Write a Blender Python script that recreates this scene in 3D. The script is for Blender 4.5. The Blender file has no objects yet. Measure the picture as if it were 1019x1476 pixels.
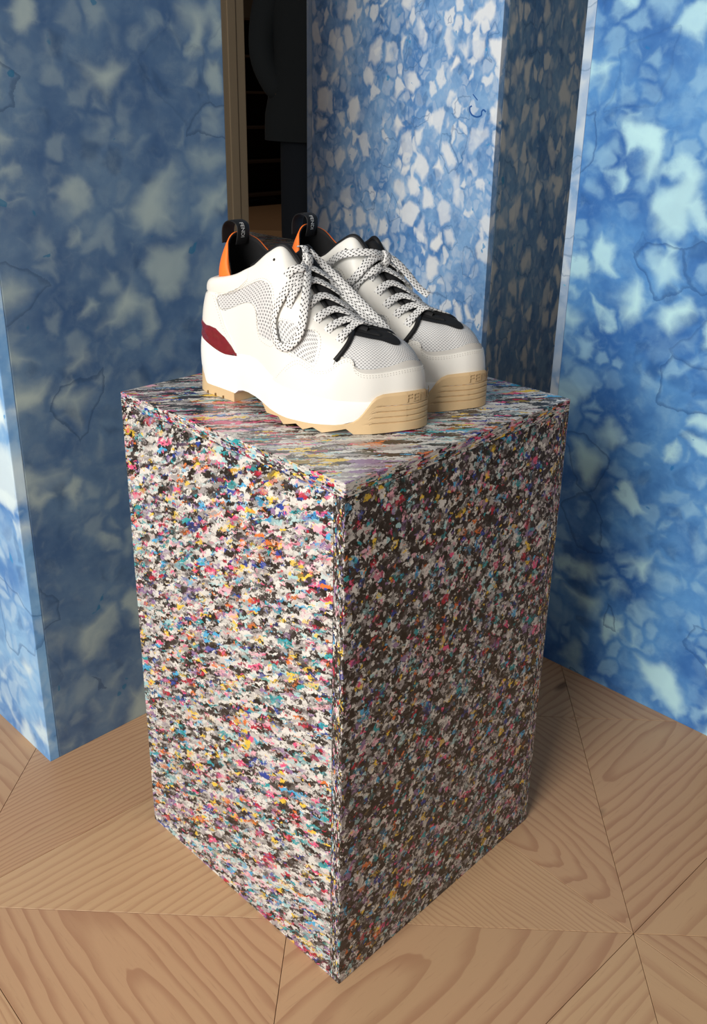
import bpy, bmesh, math, random
import numpy as np
from mathutils import Vector, Matrix
from mathutils.geometry import delaunay_2d_cdt

scene = bpy.context.scene
COL = scene.collection
random.seed(7)

# ---------------------------------------------------------------- camera
def make_camera():
    yaw, pitch, roll = 0.7498830375, 0.3784283991, 0.0271490319
    f = Vector((math.cos(pitch)*math.cos(yaw), math.cos(pitch)*math.sin(yaw), -math.sin(pitch)))
    r = f.cross(Vector((0, 0, 1))).normalized()
    u = r.cross(f)
    c, s = math.cos(roll), math.sin(roll)
    r2, u2 = c*r+s*u, -s*r+c*u
    cam = bpy.data.cameras.new('camera')
    cam.sensor_width = 36.0
    cam.lens = 1342.41/1476*36.0
    cam.shift_x = -36.42/1476
    cam.shift_y = -73.84/1476
    cam.clip_start = .02
    o = bpy.data.objects.new('camera', cam)
    m = Matrix((r2, u2, -f)).transposed().to_4x4()
    m.translation = (-.591993, -.594976, 1.038385)
    o.matrix_world = m
    COL.objects.link(o)
    scene.camera = o
make_camera()

# ---------------------------------------------------------------- world, lights, exposure
scene.view_settings.view_transform = 'Standard'
scene.view_settings.look = 'None'
scene.view_settings.gamma = 1.0
scene.view_settings.use_curve_mapping = False
scene.view_settings.exposure = 0.0
w = bpy.data.worlds.new('daylight'); scene.world = w
w.use_nodes = True
bg = w.node_tree.nodes['Background']
bg.inputs[0].default_value = (.78, .88, 1.0, 1)
bg.inputs[1].default_value = .155

def area(name, loc, target, sx, sy, power, color):
    l = bpy.data.lights.new(name, 'AREA')
    l.shape = 'RECTANGLE'; l.size = sx; l.size_y = sy; l.energy = power; l.color = color
    o = bpy.data.objects.new(name, l)
    o.location = loc
    d = Vector(target)-Vector(loc)
    o.rotation_euler = d.to_track_quat('-Z', 'Y').to_euler()
    COL.objects.link(o)
    return o
# tall window to the left of the plinths
area('window_light', (-2.7, -.42, 1.75), (.4, .2, .55), 1.6, 1.8, 128, (1.0, .97, .92))
area('back_room_fill', (4.3, 5.3, 2.8), (4.3, 5.3, 0), .5, .5, 9, (1.0, .86, .68))  # added fill light to brighten the back room, no fixture there

# ---------------------------------------------------------------- helpers
def tag(o, label=None, cat=None, group=None, kind=None):
    if label: o['label'] = label
    if cat: o['category'] = cat
    if group: o['group'] = group
    if kind: o['kind'] = kind
    return o
def empty(name, loc, rz=0):
    o = bpy.data.objects.new(name, None); COL.objects.link(o)
    o.location = loc; o.rotation_euler = (0, 0, rz); o.empty_display_size = .05
    return o
def mesh_obj(name, verts, faces, m, parent=None, smooth=False, uvs=None, flip=False):
    me = bpy.data.meshes.new(name)
    me.from_pydata([tuple(map(float, v)) for v in verts], [], [tuple(int(i) for i in f) for f in faces])
    if flip: me.flip_normals()
    if uvs is not None:
        ul = me.uv_layers.new(name='UVMap')
        li = np.zeros(len(me.loops), dtype=np.int32); me.loops.foreach_get('vertex_index', li)
        ul.data.foreach_set('uv', np.asarray(uvs, dtype=np.float32)[li].ravel())
    if smooth: me.polygons.foreach_set('use_smooth', [True]*len(me.polygons))
    if m: me.materials.append(m)
    me.update()
    o = bpy.data.objects.new(name, me); COL.objects.link(o)
    if parent: o.parent = parent
    return o
def bm_obj(name, bm, m, parent=None, smooth=False):
    me = bpy.data.meshes.new(name); bm.to_mesh(me); bm.free()
    if smooth: me.polygons.foreach_set('use_smooth', [True]*len(me.polygons))
    if m: me.materials.append(m)
    o = bpy.data.objects.new(name, me); COL.objects.link(o)
    if parent: o.parent = parent
    return o
def sharp(o, deg=35):
    me = o.data
    bm = bmesh.new(); bm.from_mesh(me)
    for e in bm.edges:
        if len(e.link_faces) == 2 and e.calc_face_angle(0) > math.radians(deg): e.smooth = False
    bm.to_mesh(me); bm.free()
    return o
def add_box(bm, lo, hi, bev=0.0):
    r = bmesh.ops.create_cube(bm, size=1.0)
    vs = r['verts']
    for v in vs:
        v.co = Vector([lo[i]+(v.co[i]+.5)*(hi[i]-lo[i]) for i in range(3)])
    if bev > 0:
        es = list({e for v in vs for e in v.link_edges})
        bmesh.ops.bevel(bm, geom=es, offset=bev, segments=2, affect='EDGES', profile=.7)
    return bm
def box_obj(name, lo, hi, m, parent=None, bev=0.0):
    bm = bmesh.new(); add_box(bm, lo, hi, bev)
    return bm_obj(name, bm, m, parent)

# ---------------------------------------------------------------- materials
class NT:
    def __init__(s, name):
        s.m = bpy.data.materials.new(name); s.m.use_nodes = True
        s.t = s.m.node_tree; s.b = s.t.nodes['Principled BSDF']
    def n(s, typ, **kw):
        nd = s.t.nodes.new(typ)
        for k, v in kw.items(): setattr(nd, k, v)
        return nd
    def l(s, a, b): s.t.links.new(a, b)
    def set(s, nd, **kw):
        for k, v in kw.items():
            i = nd.inputs[k] if not k.startswith('i') or not k[1:].isdigit() else nd.inputs[int(k[1:])]
            if hasattr(v, 'default_value') or isinstance(v, bpy.types.NodeSocket): s.l(v, i)
            else: i.default_value = v
        return nd
    def math(s, op, a, b=None, c=None, clamp=False):
        nd = s.n('ShaderNodeMath', operation=op); nd.use_clamp = clamp
        for i, v in enumerate((a, b, c)):
            if v is None: continue
            if isinstance(v, bpy.types.NodeSocket): s.l(v, nd.inputs[i])
            else: nd.inputs[i].default_value = v
        return nd.outputs[0]
    def vmath(s, op, a, b=None):
        nd = s.n('ShaderNodeVectorMath', operation=op)
        for i, v in enumerate((a, b)):
            if v is None: continue
            if isinstance(v, bpy.types.NodeSocket): s.l(v, nd.inputs[i])
            else: nd.inputs[i].default_value = v
        return nd.outputs[0]
    def mix(s, f, a, b, mode='MIX'):
        nd = s.n('ShaderNodeMix', data_type='RGBA', blend_type=mode)
        for i, v in ((0, f), (6, a), (7, b)):
            if isinstance(v, bpy.types.NodeSocket): s.l(v, nd.inputs[i])
            else: nd.inputs[i].default_value = v if i == 0 else (*v, 1)[:4]
        return nd.outputs[2]
    def ramp(s, fac, stops, interp='LINEAR'):
        nd = s.n('ShaderNodeValToRGB'); cr = nd.color_ramp; cr.interpolation = interp
        while len(cr.elements) > 1: cr.elements.remove(cr.elements[-1])
        cr.elements[0].position = stops[0][0]; cr.elements[0].color = (*stops[0][1], 1)
        for p, c in stops[1:]:
            e = cr.elements.new(p); e.color = (*c, 1)
        s.l(fac, nd.inputs[0]); return nd.outputs[0]
    def noise(s, vec, scale, detail=2.0, rough=.5, dim='3D'):
        nd = s.n('ShaderNodeTexNoise', noise_dimensions=dim)
        s.l(vec, nd.inputs['Vector']); nd.inputs['Scale'].default_value = scale
        nd.inputs['Detail'].default_value = detail; nd.inputs['Roughness'].default_value = rough
        return nd
    def voro(s, vec, scale, feature='F1', rnd=1.0):
        nd = s.n('ShaderNodeTexVoronoi', feature=feature)
        s.l(vec, nd.inputs['Vector']); nd.inputs['Scale'].default_value = scale
        nd.inputs['Randomness'].default_value = rnd
        return nd
    def smooth(s, v, a, b):
        nd = s.n('ShaderNodeMapRange', interpolation_type='SMOOTHSTEP')
        s.l(v, nd.inputs[0]); nd.inputs[1].default_value = a; nd.inputs[2].default_value = b
        return nd.outputs[0]
    def bump(s, h, strength, dist):
        nd = s.n('ShaderNodeBump'); nd.inputs['Strength'].default_value = strength
        nd.inputs['Distance'].default_value = dist; s.l(h, nd.inputs['Height'])
        s.l(nd.outputs[0], s.b.inputs['Normal'])
    def obj(s): return s.n('ShaderNodeTexCoord').outputs['Object']
    def uv(s): return s.n('ShaderNodeTexCoord').outputs['UV']
    def done(s, rough=.5, spec=.5, coat=0.0, col=None):
        s.b.inputs['Roughness'].default_value = rough
        s.b.inputs['Specular IOR Level'].default_value = spec
        s.b.inputs['Coat Weight'].default_value = coat
        if col is not None:
            if isinstance(col, bpy.types.NodeSocket): s.l(col, s.b.inputs['Base Color'])
            else: s.b.inputs['Base Color'].default_value = (*col, 1)
        return s.m

def plain(name, col, rough=.5, spec=.5, grain=.04, gscale=300, relief=0.0, coat=0.0):
    """slightly mottled solid colour"""
    k = NT(name)
    nz = k.noise(k.obj(), gscale, 3, .6).outputs['Fac']
    lo = tuple(c*(1-grain) for c in col); hi = tuple(min(1, c*(1+grain)) for c in col)
    c = k.mix(nz, lo, hi)
    if relief: k.bump(nz, relief, .001)
    return k.done(rough, spec, coat, c)

FLAKE_COLS = [(.68, .67, .63), (.36, .34, .345), (.76, .10, .24), (.74, .73, .69), (.02, .32, .36), (.82, .56, .06), (.27, .17, .33), (.54, .52, .49),
              (.36, .60, .62), (.02, .06, .33), (.45, .02, .05), (.78, .42, .50), (.06, .40, .70), (.70, .18, .04)]
FLAKE_W = [.19, .14, .036, .12, .048, .048, .060, .11, .050, .040, .042, .038, .030, .025]
def palette(dark):
    """constant ramp stops: share of near-black flakes, the rest shared out between the colours"""
    tot = sum(FLAKE_W); out = []; x = 0.0
    seq = [((.013, .012, .012), dark*.6)]+[(c, w_/tot*(1-dark)) for c, w_ in zip(FLAKE_COLS[:6], FLAKE_W[:6])]
    seq += [((.040, .034, .034), dark*.4)]+[(c, w_/tot*(1-dark)) for c, w_ in zip(FLAKE_COLS[6:], FLAKE_W[6:])]
    for c, q in seq:
        out.append((x, c)); x += q
    return out
def flake_mat(name, stretch=(1, 1, 1), rot=0.0, size=.0135, rough=.33, dark=.28, smear=.35):
    """pressed recycled-plastic sheet: ragged flakes lying flat in the sheet (local z = sheet normal)"""
    k = NT(name)
    mp = k.n('ShaderNodeMapping'); k.l(k.obj(), mp.inputs['Vector'])
    mp.inputs['Rotation'].default_value = (0, 0, rot)
    base = mp.outputs[0]
    n1 = k.noise(base, 150, 3, .65).outputs['Color']
    d = k.vmath('MULTIPLY', k.vmath('SUBTRACT', n1, (.5, .5, .5)), (.013, .013, .004))
    p = k.vmath('MULTIPLY', k.vmath('ADD', base, d), (1/size/stretch[0], 1/size/stretch[1], 2.7/size/stretch[2]))
    p2 = k.vmath('ADD', p, k.vmath('MULTIPLY', k.vmath('SUBTRACT', k.noise(p, 1.7, 2, .5).outputs['Color'], (.5, .5, .5)), (.9, .45, .3)))
    FLAKES = palette(dark)
    def chan(v, i):
        sc = k.n('ShaderNodeSeparateColor'); k.l(v.outputs['Color'], sc.inputs[0]); return sc.outputs[i]
    vA, vB, vC, vD = k.voro(p, 1.0), k.voro(p, 1.9), k.voro(p, 3.6), k.voro(p2, 1.25)
    cA, cB, cC, cD = [k.ramp(chan(v, 0), FLAKES, 'CONSTANT') for v in (vA, vB, vC, vD)]
    # flakes melted into one another: part covered, part showing through
    c = k.mix(k.math('MULTIPLY', k.smooth(chan(vD, 1), .45, .95), .75), cA, cD)
    c = k.mix(k.smooth(chan(vB, 1), .42, .80), c, cB)
    c = k.mix(k.math('MULTIPLY', k.math('GREATER_THAN', chan(vC, 1), .72), .85), c, cC)
    # soft streaky smear between flakes
    sm = k.noise(p, 1.6, 3, .6).outputs['Fac']
    c = k.mix(k.math('MULTIPLY', k.smooth(sm, .52, .8), smear), c, (.60, .58, .58))
    c = k.mix(k.math('MULTIPLY', k.smooth(sm, .45, .2), smear), c, (.05, .045, .05))
    k.bump(sm, .08, .002)
    return k.done(rough, .5, 0, c)

def resin_mat(name, size, deep, mid, pale, chip_amt=.5, soft=.16, seed=0.0, stretch=(1, 1, 1), rot=(0, 0, 0)):
    """cast sheet of melted plastic: soft pale chips drifting in watercolour blue"""
    k = NT(name)
    mp = k.n('ShaderNodeMapping'); k.l(k.obj(), mp.inputs['Vector'])
    mp.inputs['Location'].default_value = (seed, seed*1.7, seed*.6)
    mp.inputs['Rotation'].default_value = rot
    mp.inputs['Scale'].default_value = tuple(1/size/q for q in stretch)
    p0 = mp.outputs[0]
    wv = k.vmath('SUBTRACT', k.noise(p0, 1.2, 2, .5).outputs['Color'], (.5, .5, .5))
    p = k.vmath('ADD', p0, k.vmath('MULTIPLY', wv, (.55, .55, .55)))
    wv2 = k.vmath('SUBTRACT', k.noise(p0, 4.5, 4, .65).outputs['Color'], (.5, .5, .5))
    p = k.vmath('ADD', p, k.vmath("MULTIPLY", wv2, (.12, .12, .12)))
    def layer(scale, thr, w0, w1, off):
        q = k.vmath('ADD', p, (off, off*.7, off*1.3))
        v = k.voro(q, scale); e = k.voro(q, scale, 'DISTANCE_TO_EDGE')
        sc = k.n('ShaderNodeSeparateColor'); k.l(v.outputs['Color'], sc.inputs[0])
        m = k.smooth(e.outputs['Distance'], w0, w1)
        return sc.outputs[0], sc.outputs[1], sc.outputs[2], m, e.outputs['Distance']
    cloud = k.noise(p0, .55, 4, .6).outputs['Fac']
    fine = k.noise(p, 2.6, 5, .65).outputs['Fac']
    half = tuple(a*.55+b*.45 for a, b in zip(mid, pale))
    c = k.mix(k.smooth(cloud, .30, .68), deep, mid)
    # see-through small chips, each its own tint
    r, g, b, m, e = layer(2.3, 0, .0, .02+soft*.85, 4.1)
    c = k.mix(k.math('MULTIPLY', m, k.math('MULTIPLY', k.smooth(r, .35, 1.0), .60)), c, half)
    c = k.mix(k.math('MULTIPLY', m, k.math('MULTIPLY', k.smooth(r, .22, .0), .55)), c, tuple(a*.7 for a in deep))
    r, g, b, m, e = layer(1.45, 0, .02, .02+soft, 9.7)
    c = k.mix(k.math('MULTIPLY', k.math('MULTIPLY', m, k.smooth(r, .50, .62)), k.math('MULTIPLY_ADD', g, .5, .30)), c, half)
    c = k.mix(k.math('MULTIPLY', k.math('MULTIPLY', m, k.smooth(r, .80, .86)), .7), c, pale)
    c = k.mix(k.math('MULTIPLY', k.smooth(fine, .45, .80), .30), c, half)
    c = k.mix(k.math('MULTIPLY', k.smooth(fine, .48, .22), .40), c, deep)
    # large pale chips
    r, g, b, m, e = layer(.86, 0, .05, .05+soft, 0.0)
    sel = k.smooth(r, 1-chip_amt, 1-chip_amt+.06)
    c = k.mix(k.math('MULTIPLY', k.math('MULTIPLY', sel, m), k.math('MULTIPLY_ADD', g, .40, .60)), c, pale)
    # dye line round a few of them
    line = k.math('MULTIPLY', k.math('MULTIPLY', k.smooth(e, .060, .012), k.smooth(b, .86, .92)), .5)
    c = k.mix(line, c, tuple(a*.6 for a in deep))
    spot = k.smooth(k.noise(p, 1.9, 2, .4).outputs['Fac'], .735, .755)
    c = k.mix(k.math('MULTIPLY', spot, .75), c, (deep[0]*.4, deep[1]*1.3, deep[2]*1.15))
    return k.done(.40, .40, 0, c)

def wood_mat(name):
    """wide fir plank: grain along local x, cathedral rings, per-plank tone and shift"""
    k = NT(name)
    at = k.n('ShaderNodeAttribute', attribute_type='OBJECT', attribute_name='shift')
    tone = k.n('ShaderNodeAttribute', attribute_type='OBJECT', attribute_name='tone').outputs['Fac']
    par = k.n('ShaderNodeAttribute', attribute_type='OBJECT', attribute_name='grain')
    sp = k.n('ShaderNodeSeparateXYZ'); k.l(par.outputs['Vector'], sp.inputs[0])   # y centre, tilt, ring pitch
    base = k.obj()
    p = k.vmath('ADD', base, at.outputs['Vector'])
    warp = k.noise(k.vmath('MULTIPLY', p, (1.6, 7, 1)), 2.0, 3, .5)
    fine = k.noise(k.vmath('MULTIPLY', p, (4, 60, 1)), 6.0, 4, .6).outputs['Fac']
    xyz = k.n('ShaderNodeSeparateXYZ'); k.l(base, xyz.inputs[0])
    y = k.math('SUBTRACT', xyz.outputs[1], sp.outputs[0])
    z = k.math('MULTIPLY', xyz.outputs[0], sp.outputs[1])
    r = k.math('SQRT', k.math('ADD', k.math('MULTIPLY', y, y), k.math('MULTIPLY', z, z)))
    r = k.math('ADD', r, k.math('MULTIPLY', k.math('SUBTRACT', warp.outputs['Fac'], .5), .050))
    q = k.math('MULTIPLY', r, sp.outputs[2])
    fr = k.math('FRACT', q)
    late = k.math('MULTIPLY', k.smooth(fr, .48, .94), k.smooth(fr, 1.0, .955))
    vary = k.noise(k.vmath('MULTIPLY', p, (.8, 5, 1)), 3.0, 2, .5).outputs['Fac']
    light = k.mix(tone, (.52, .315, .178), (.57, .365, .203))
    dark = k.mix(tone, (.38, .195, .108), (.46, .265, .145))
    c = k.mix(k.math('MULTIPLY', late, k.math('MULTIPLY_ADD', vary, .55, .5)), light, dark)
    c = k.mix(k.math('MULTIPLY', k.smooth(vary, .5, .8), .35), c, (.52, .34, .185))
    c = k.mix(k.math('MULTIPLY', k.smooth(fine, .56, .80), .38), c, (.27, .135, .075))
    kn = k.voro(k.vmath('MULTIPLY', p, (2.6, 7, 1)), 1.0).outputs['Distance']
    c = k.mix(k.math('MULTIPLY', k.smooth(kn, .085, .02), .75), c, (.10, .05, .03))
    k.bump(fine, .10, .001)
    return k.done(.42, .35, 0, c)

# one-off colours
WOOD = wood_mat('fir_plank')
FL_FACE = flake_mat('flake_sheet_face', (2.1, .66, 1), math.radians(-24), .0120, .33, .36, .26)
FL_SIDE = flake_mat('flake_sheet_side', (1.05, 1.0, 1), 0, .0108, .33, .62, .28)  # blacker flake mix, also carries part of the shade on these faces
FL_TOP = flake_mat('flake_sheet_top', (4.2, .72, 1), math.radians(37), .0135, .25, .33, .30)
# ---------------------------------------------------------------- floor and room shell
S = .85
# planks whose figure can be read in the photograph: cell, half -> tone, (ring centre, tilt, rings per metre)
HAND = {(-1, -1, 0): (.25, (.17, .26, 33.)), (-1, -1, 1): (1.0, (-.30, .05, 60.)), (0, -1, 0): (.75, (-.25, .03, 150.)),
        (0, -1, 1): (.15, (.02, .26, 78.)), (0, 0, 0): (.2, (.20, .16, 58.)), (0, 0, 1): (.8, (-.30, .04, 26.)),
        (-1, -2, 1): (.05, (.13, .20, 54.)), (0, -2, 0): (.0, (-.20, .03, 120.)), (0, -2, 1): (1.0, (-.25, .06, 62.)),
        (1, -1, 0): (.3, (-.2, .03, 120.)), (1, -1, 1): (.3, (.1, .1, 70.)), (-1, 0, 1): (.35, (-.2, .05, 60.)), (-1, 0, 0): (.9, (-.3, .03, 24.))}
def build_floor():
    base = box_obj('floor', (-3.2, -2.6, -.06), (8.2, 8.2, -.012), plain('subfloor', (.30, .17, .09), .6, gscale=30))
    tag(base, kind='structure')
    c = .5435*S; h = c/math.sqrt(2)               # cell edge, half diagonal
    g, th, ch = .00040, .012, .00025
    # right-angled triangle, long edge along x
    tri = [(-h, 0), (h, 0), (0, h)]
    cen = (0, h*.4142)
    def inset(k):
        rin = h*.4142
        return [(cen[0]+(x-cen[0])*(1-k/rin), cen[1]+(y-cen[1])*(1-k/rin)) for x, y in tri]
    top, sh = inset(g+ch), inset(g)
    v = [(x, y, 0) for x, y in top]+[(x, y, -ch) for x, y in sh]+[(x, y, -th) for x, y in sh]
    f = [(0, 1, 2)]
    for a in (0, 3):
        for i in range(3):
            j = (i+1) % 3
            f.append((a+i, a+3+i, a+3+j, a+j))
    me = bpy.data.meshes.new('plank'); me.from_pydata(v, [], f); me.materials.append(WOOD); me.update()
    a42 = math.radians(42)
    e1 = Vector((math.cos(a42), math.sin(a42))); e2 = Vector((math.sin(a42), -math.cos(a42)))
    o1, o2 = .1115*S, .4565*S
    rnd = random.Random(11)
    for i in range(-6, 16):
        for j in range(-10, 6):
            ctr = e1*(o1+(i+.5)*c)+e2*(o2+(j+.5)*c)
            d = Vector((.63, .777)); t = ctr.dot(d); perp = abs(ctr.x*d.y-ctr.y*d.x)
            near = (ctr-Vector((.35, .25))).length < 1.95
            far = -.2 < t < 6.6 and abs(ctr.x*d.y-ctr.y*d.x+.02) < .62
            if not (near or far): continue
            # diagonal joins the even-parity corners
            sgn = 1 if (i+j) % 2 == 0 else -1
            dx = (e1+e2*sgn).normalized()
            for half in (0, 1):
                ang = math.atan2(dx.y, dx.x)+(math.pi if half else 0)
                o = bpy.data.objects.new('plank', me); COL.objects.link(o); o.parent = base
                o.location = (ctr.x, ctr.y, 0); o.rotation_euler = (0, 0, ang)
                o['shift'] = (rnd.uniform(-9, 9), rnd.uniform(-9, 9), rnd.uniform(-9, 9))
                o['tone'] = rnd.random()
                o['grain'] = (rnd.uniform(-.12, .32), rnd.choice([.05, .12, .22, .30]), rnd.choice([34., 46., 60., 95.]))
                key = (i, j, half)
                if key in HAND:
                    tn, gr = HAND[key]; o['tone'] = tn; o['grain'] = gr
build_floor()

WALL = plain('wall_paint', (.16, .135, .11), .8, gscale=14, grain=.08)
CASE = plain('casing_paint', (.30, .235, .155), .6, gscale=40)
def build_room():
    # wall with a doorway, seen through the gap between the blue columns
    y0, y1 = 2.9, 3.05
    xl, xr, zt = 2.205, 3.15, 2.15
    bm = bmesh.new()
    add_box(bm, (-3.2, y0, 0), (xl, y1, 2.9)); add_box(bm, (xr, y0, 0), (8.2, y1, 2.9)); add_box(bm, (xl, y0, zt), (xr, y1, 2.9))
    tag(bm_obj('wall_back', bm, WALL), kind='structure')
    bm = bmesh.new()
    for a, b in ((xl-.118, xl+.006), (xr-.006, xr+.118)):
        add_box(bm, (a, y0-.022, 0), (b, y0, zt+.10), .004)
        add_box(bm, (a+.030, y0-.028, 0), (b-.050, y0-.02, zt+.08), .003)
    add_box(bm, (xl-.118, y0-.022, zt), (xr+.118, y0-.0005, zt+.118), .004)
    tag(bm_obj('trim_1', bm, CASE), kind='structure')
    tag(box_obj('wall_far', (-3.2, 6.9, 0), (8.2, 7.05, 2.9), plain('far_wall', (.10, .075, .055), .8, gscale=14)), kind='structure')
    tag(box_obj('baseboard_far', (-3.2, 6.87, 0), (8.2, 6.9, .16), plain('far_base', (.16, .125, .09), .6, gscale=30), bev=.004), kind='structure')
    tag(box_obj('wall_right', (8.05, -2.6, 0), (8.2, 6.9, 2.9), WALL), kind='structure')
    tag(box_obj('ceiling', (-3.2, -2.6, 2.9), (8.2, 7.05, 3.0), plain('ceiling_paint', (.55, .53, .50), .8, gscale=14)), kind='structure')
build_room()

# ---------------------------------------------------------------- sheet-built boxes
def panel(name, parent, origin, ax, ay, size, m, bev=.0012):
    """flat sheet: local x,y along ax,ay, local z = outward normal; origin = outer corner, thickness goes inwards"""
    az = Vector(ax).cross(Vector(ay))
    bm = bmesh.new()
    add_box(bm, (0, 0, -size[2]), (size[0], size[1], 0), bev)
    o = bm_obj(name, bm, m, parent)
    mm = Matrix((Vector(ax), Vector(ay), az)).transposed().to_4x4(); mm.translation = origin
    o.matrix_local = mm
    return o
def sheet_box(name, loc, w, d, h, t, mats, label, cat, group=None, top=True, g=.0004, side_first=False):
    """hollow box of five sheets; local origin = corner at min x, min y"""
    root = empty(name, loc); tag(root, label, cat, group)
    hs = h-t if top else h
    ml, mf, mo, mt = mats
    if side_first:      # left sheet runs through, its edge shows on the front face
        panel('side_panel', root, (0, d, 0), (0, -1, 0), (0, 0, 1), (d, hs-g, t), ml)
        panel('side_panel', root, (t+g, 0, 0), (1, 0, 0), (0, 0, 1), (w-t-g, hs-g, t), mf)
        panel('side_panel', root, (w, t+g, 0), (0, 1, 0), (0, 0, 1), (d-2*t-2*g, hs-g, t), mo)
        panel('side_panel', root, (w, d, 0), (-1, 0, 0), (0, 0, 1), (w-t-g, hs-g, t), mo)
        if top: panel('top_panel', root, (0, 0, h), (1, 0, 0), (0, 1, 0), (w, d, t), mt)
        return root
    # left face (normal -x): behind the front sheet's edge
    panel('side_panel', root, (0, d, 0), (0, -1, 0), (0, 0, 1), (d-t-g, hs-g, t), ml)
    # front face (normal -y): its end grain shows on the left face
    panel('side_panel', root, (0, 0, 0), (1, 0, 0), (0, 0, 1), (w-t-g, hs-g, t), mf)
    panel('side_panel', root, (w, 0, 0), (0, 1, 0), (0, 0, 1), (d-t-g, hs-g, t), mo)
    panel('side_panel', root, (w, d, 0), (-1, 0, 0), (0, 0, 1), (w-t-g, hs-g, t), mo)
    if top: panel('top_panel', root, (0, 0, h), (1, 0, 0), (0, 1, 0), (w, d, t), mt)
    return root
A = .47263474683*S
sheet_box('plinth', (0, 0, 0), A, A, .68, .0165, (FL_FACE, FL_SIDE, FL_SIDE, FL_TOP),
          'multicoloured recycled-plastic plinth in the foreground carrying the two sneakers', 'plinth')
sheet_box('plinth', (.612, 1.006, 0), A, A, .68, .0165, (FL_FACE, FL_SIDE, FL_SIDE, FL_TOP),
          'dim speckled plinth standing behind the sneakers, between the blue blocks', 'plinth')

RES_L = resin_mat('resin_left_shaded', .074, (.052, .115, .245), (.125, .215, .335), (.43, .52, .49), .48, .36, 3.1)  # greyer, darker copy: the front face's shade is put into the colour
RES_LS = resin_mat('resin_left_lit', .080, (.06, .22, .56), (.25, .50, .80), (.72, .88, .92), .5, .26, 9.0)  # brighter copy of the same resin for the lit left side
RES_R = resin_mat('resin_right', .078, (.030, .135, .42), (.10, .30, .64), (.55, .86, .90), .48, .28, 5.3)
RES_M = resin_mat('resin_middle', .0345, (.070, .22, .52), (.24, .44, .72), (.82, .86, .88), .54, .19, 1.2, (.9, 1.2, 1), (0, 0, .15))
RES_MS = resin_mat('resin_middle_shaded', .036, (.060, .155, .31), (.15, .27, .40), (.55, .55, .51), .42, .20, 7.7, (.8, 1.4, 1))  # darker copy of the middle resin, side shade tinted into its colour
RES_E = resin_mat('resin_pale_edge', .05, (.20, .36, .60), (.40, .52, .68), (.62, .70, .75), .5, .3, 2.2)
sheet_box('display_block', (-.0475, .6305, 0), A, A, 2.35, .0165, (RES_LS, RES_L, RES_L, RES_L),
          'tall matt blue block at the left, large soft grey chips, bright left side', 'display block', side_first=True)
# column at the right: its left-hand edge is the pale end of the far sheet
def right_column():
    x0, y1, d, h, t = .795, .2795, A, 2.35, .0165
    root = empty('display_block', (x0, y1-d, 0))
    tag(root, 'tall bright cyan-blue block at the right with big pale chips', 'display block')
    g = .0004
    panel('side_panel', root, (0, d-t-g, 0), (0, -1, 0), (0, 0, 1), (d-t-g, h, t), RES_R)
    panel('side_panel', root, (A, d, 0), (-1, 0, 0), (0, 0, 1), (A, h, t), RES_E)
    panel('side_panel', root, (t+g, 0, 0), (1, 0, 0), (0, 0, 1), (A-t-g, h, t), RES_R)
    panel('side_panel', root, (A, t, 0), (0, 1, 0), (0, 0, 1), (d-2*t-g, h, t), RES_R)
right_column()
def middle_column():
    x0, y0, y1, h, t = .862, .490, 1.000, 2.35, .0165
    d, wd = y1-y0, .510
    root = empty('display_block', (x0, y0, 0))
    tag(root, 'tall blue block in the middle background, pale face packed with small white chips', 'display block')
    g = .0004
    panel('side_panel', root, (0, d-t-g, 0), (0, -1, 0), (0, 0, 1), (d-t-g, h, t), RES_M)
    panel('side_panel', root, (wd, d, 0), (-1, 0, 0), (0, 0, 1), (wd, h, t), RES_E)
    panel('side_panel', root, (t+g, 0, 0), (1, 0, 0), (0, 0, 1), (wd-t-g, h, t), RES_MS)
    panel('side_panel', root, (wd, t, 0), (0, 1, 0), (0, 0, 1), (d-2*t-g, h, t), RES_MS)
    return root
def curl(root, pts):
    for nm, q, r in pts:
        v = []; f = []; n = len(q)
        for i, (y, z) in enumerate(q):
            a, b = q[max(i-1, 0)], q[min(i+1, n-1)]
            t = Vector((b[0]-a[0], b[1]-a[1])).normalized(); s = Vector((-t.y, t.x))*r
            for k, x in ((1, .0002), (1, -.0006), (-1, -.0006), (-1, .0002)):
                v.append((x, y+s.x*k-.490, z+s.y*k))
        for i in range(n-1):
            for k in range(4): f.append((i*4+k, i*4+(k+1) % 4, (i+1)*4+(k+1) % 4, (i+1)*4+k))
        f += [(3, 2, 1, 0), tuple((n-1)*4+k for k in range(4))]
        mesh_obj(nm, v, f, plain('blue_shred', (.02, .11, .36), .4), root)['label'] = 'dark blue shred of plastic in the pale face'
def fine(q, n=6):
    out = []
    for i in range(len(q)-1):
        a, b, c, d = [Vector(q[j]) for j in (max(i-1, 0), i, i+1, min(i+2, len(q)-1))]
        for k in range(n):
            t = k/n; out.append(tuple(b+.5*t*(c-a+t*(2*a-5*b+4*c-d+t*(3*(b-c)+d-a)))))
    return out+[q[-1]]
MIDDLE = middle_column()
curl(MIDDLE, [('plastic_curl', fine([(.5483, 1.0159), (.5526, 1.0134), (.5521, 1.0068), (.5465, 1.0004), (.536, .9974), (.5255, 1.0001), (.5248, 1.0067), (.5207, 1.0101), (.5154, 1.0066)]), .0014),
                          ('plastic_sliver', [(.5474, 1.036), (.5358, 1.026)], .0009)])
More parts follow.
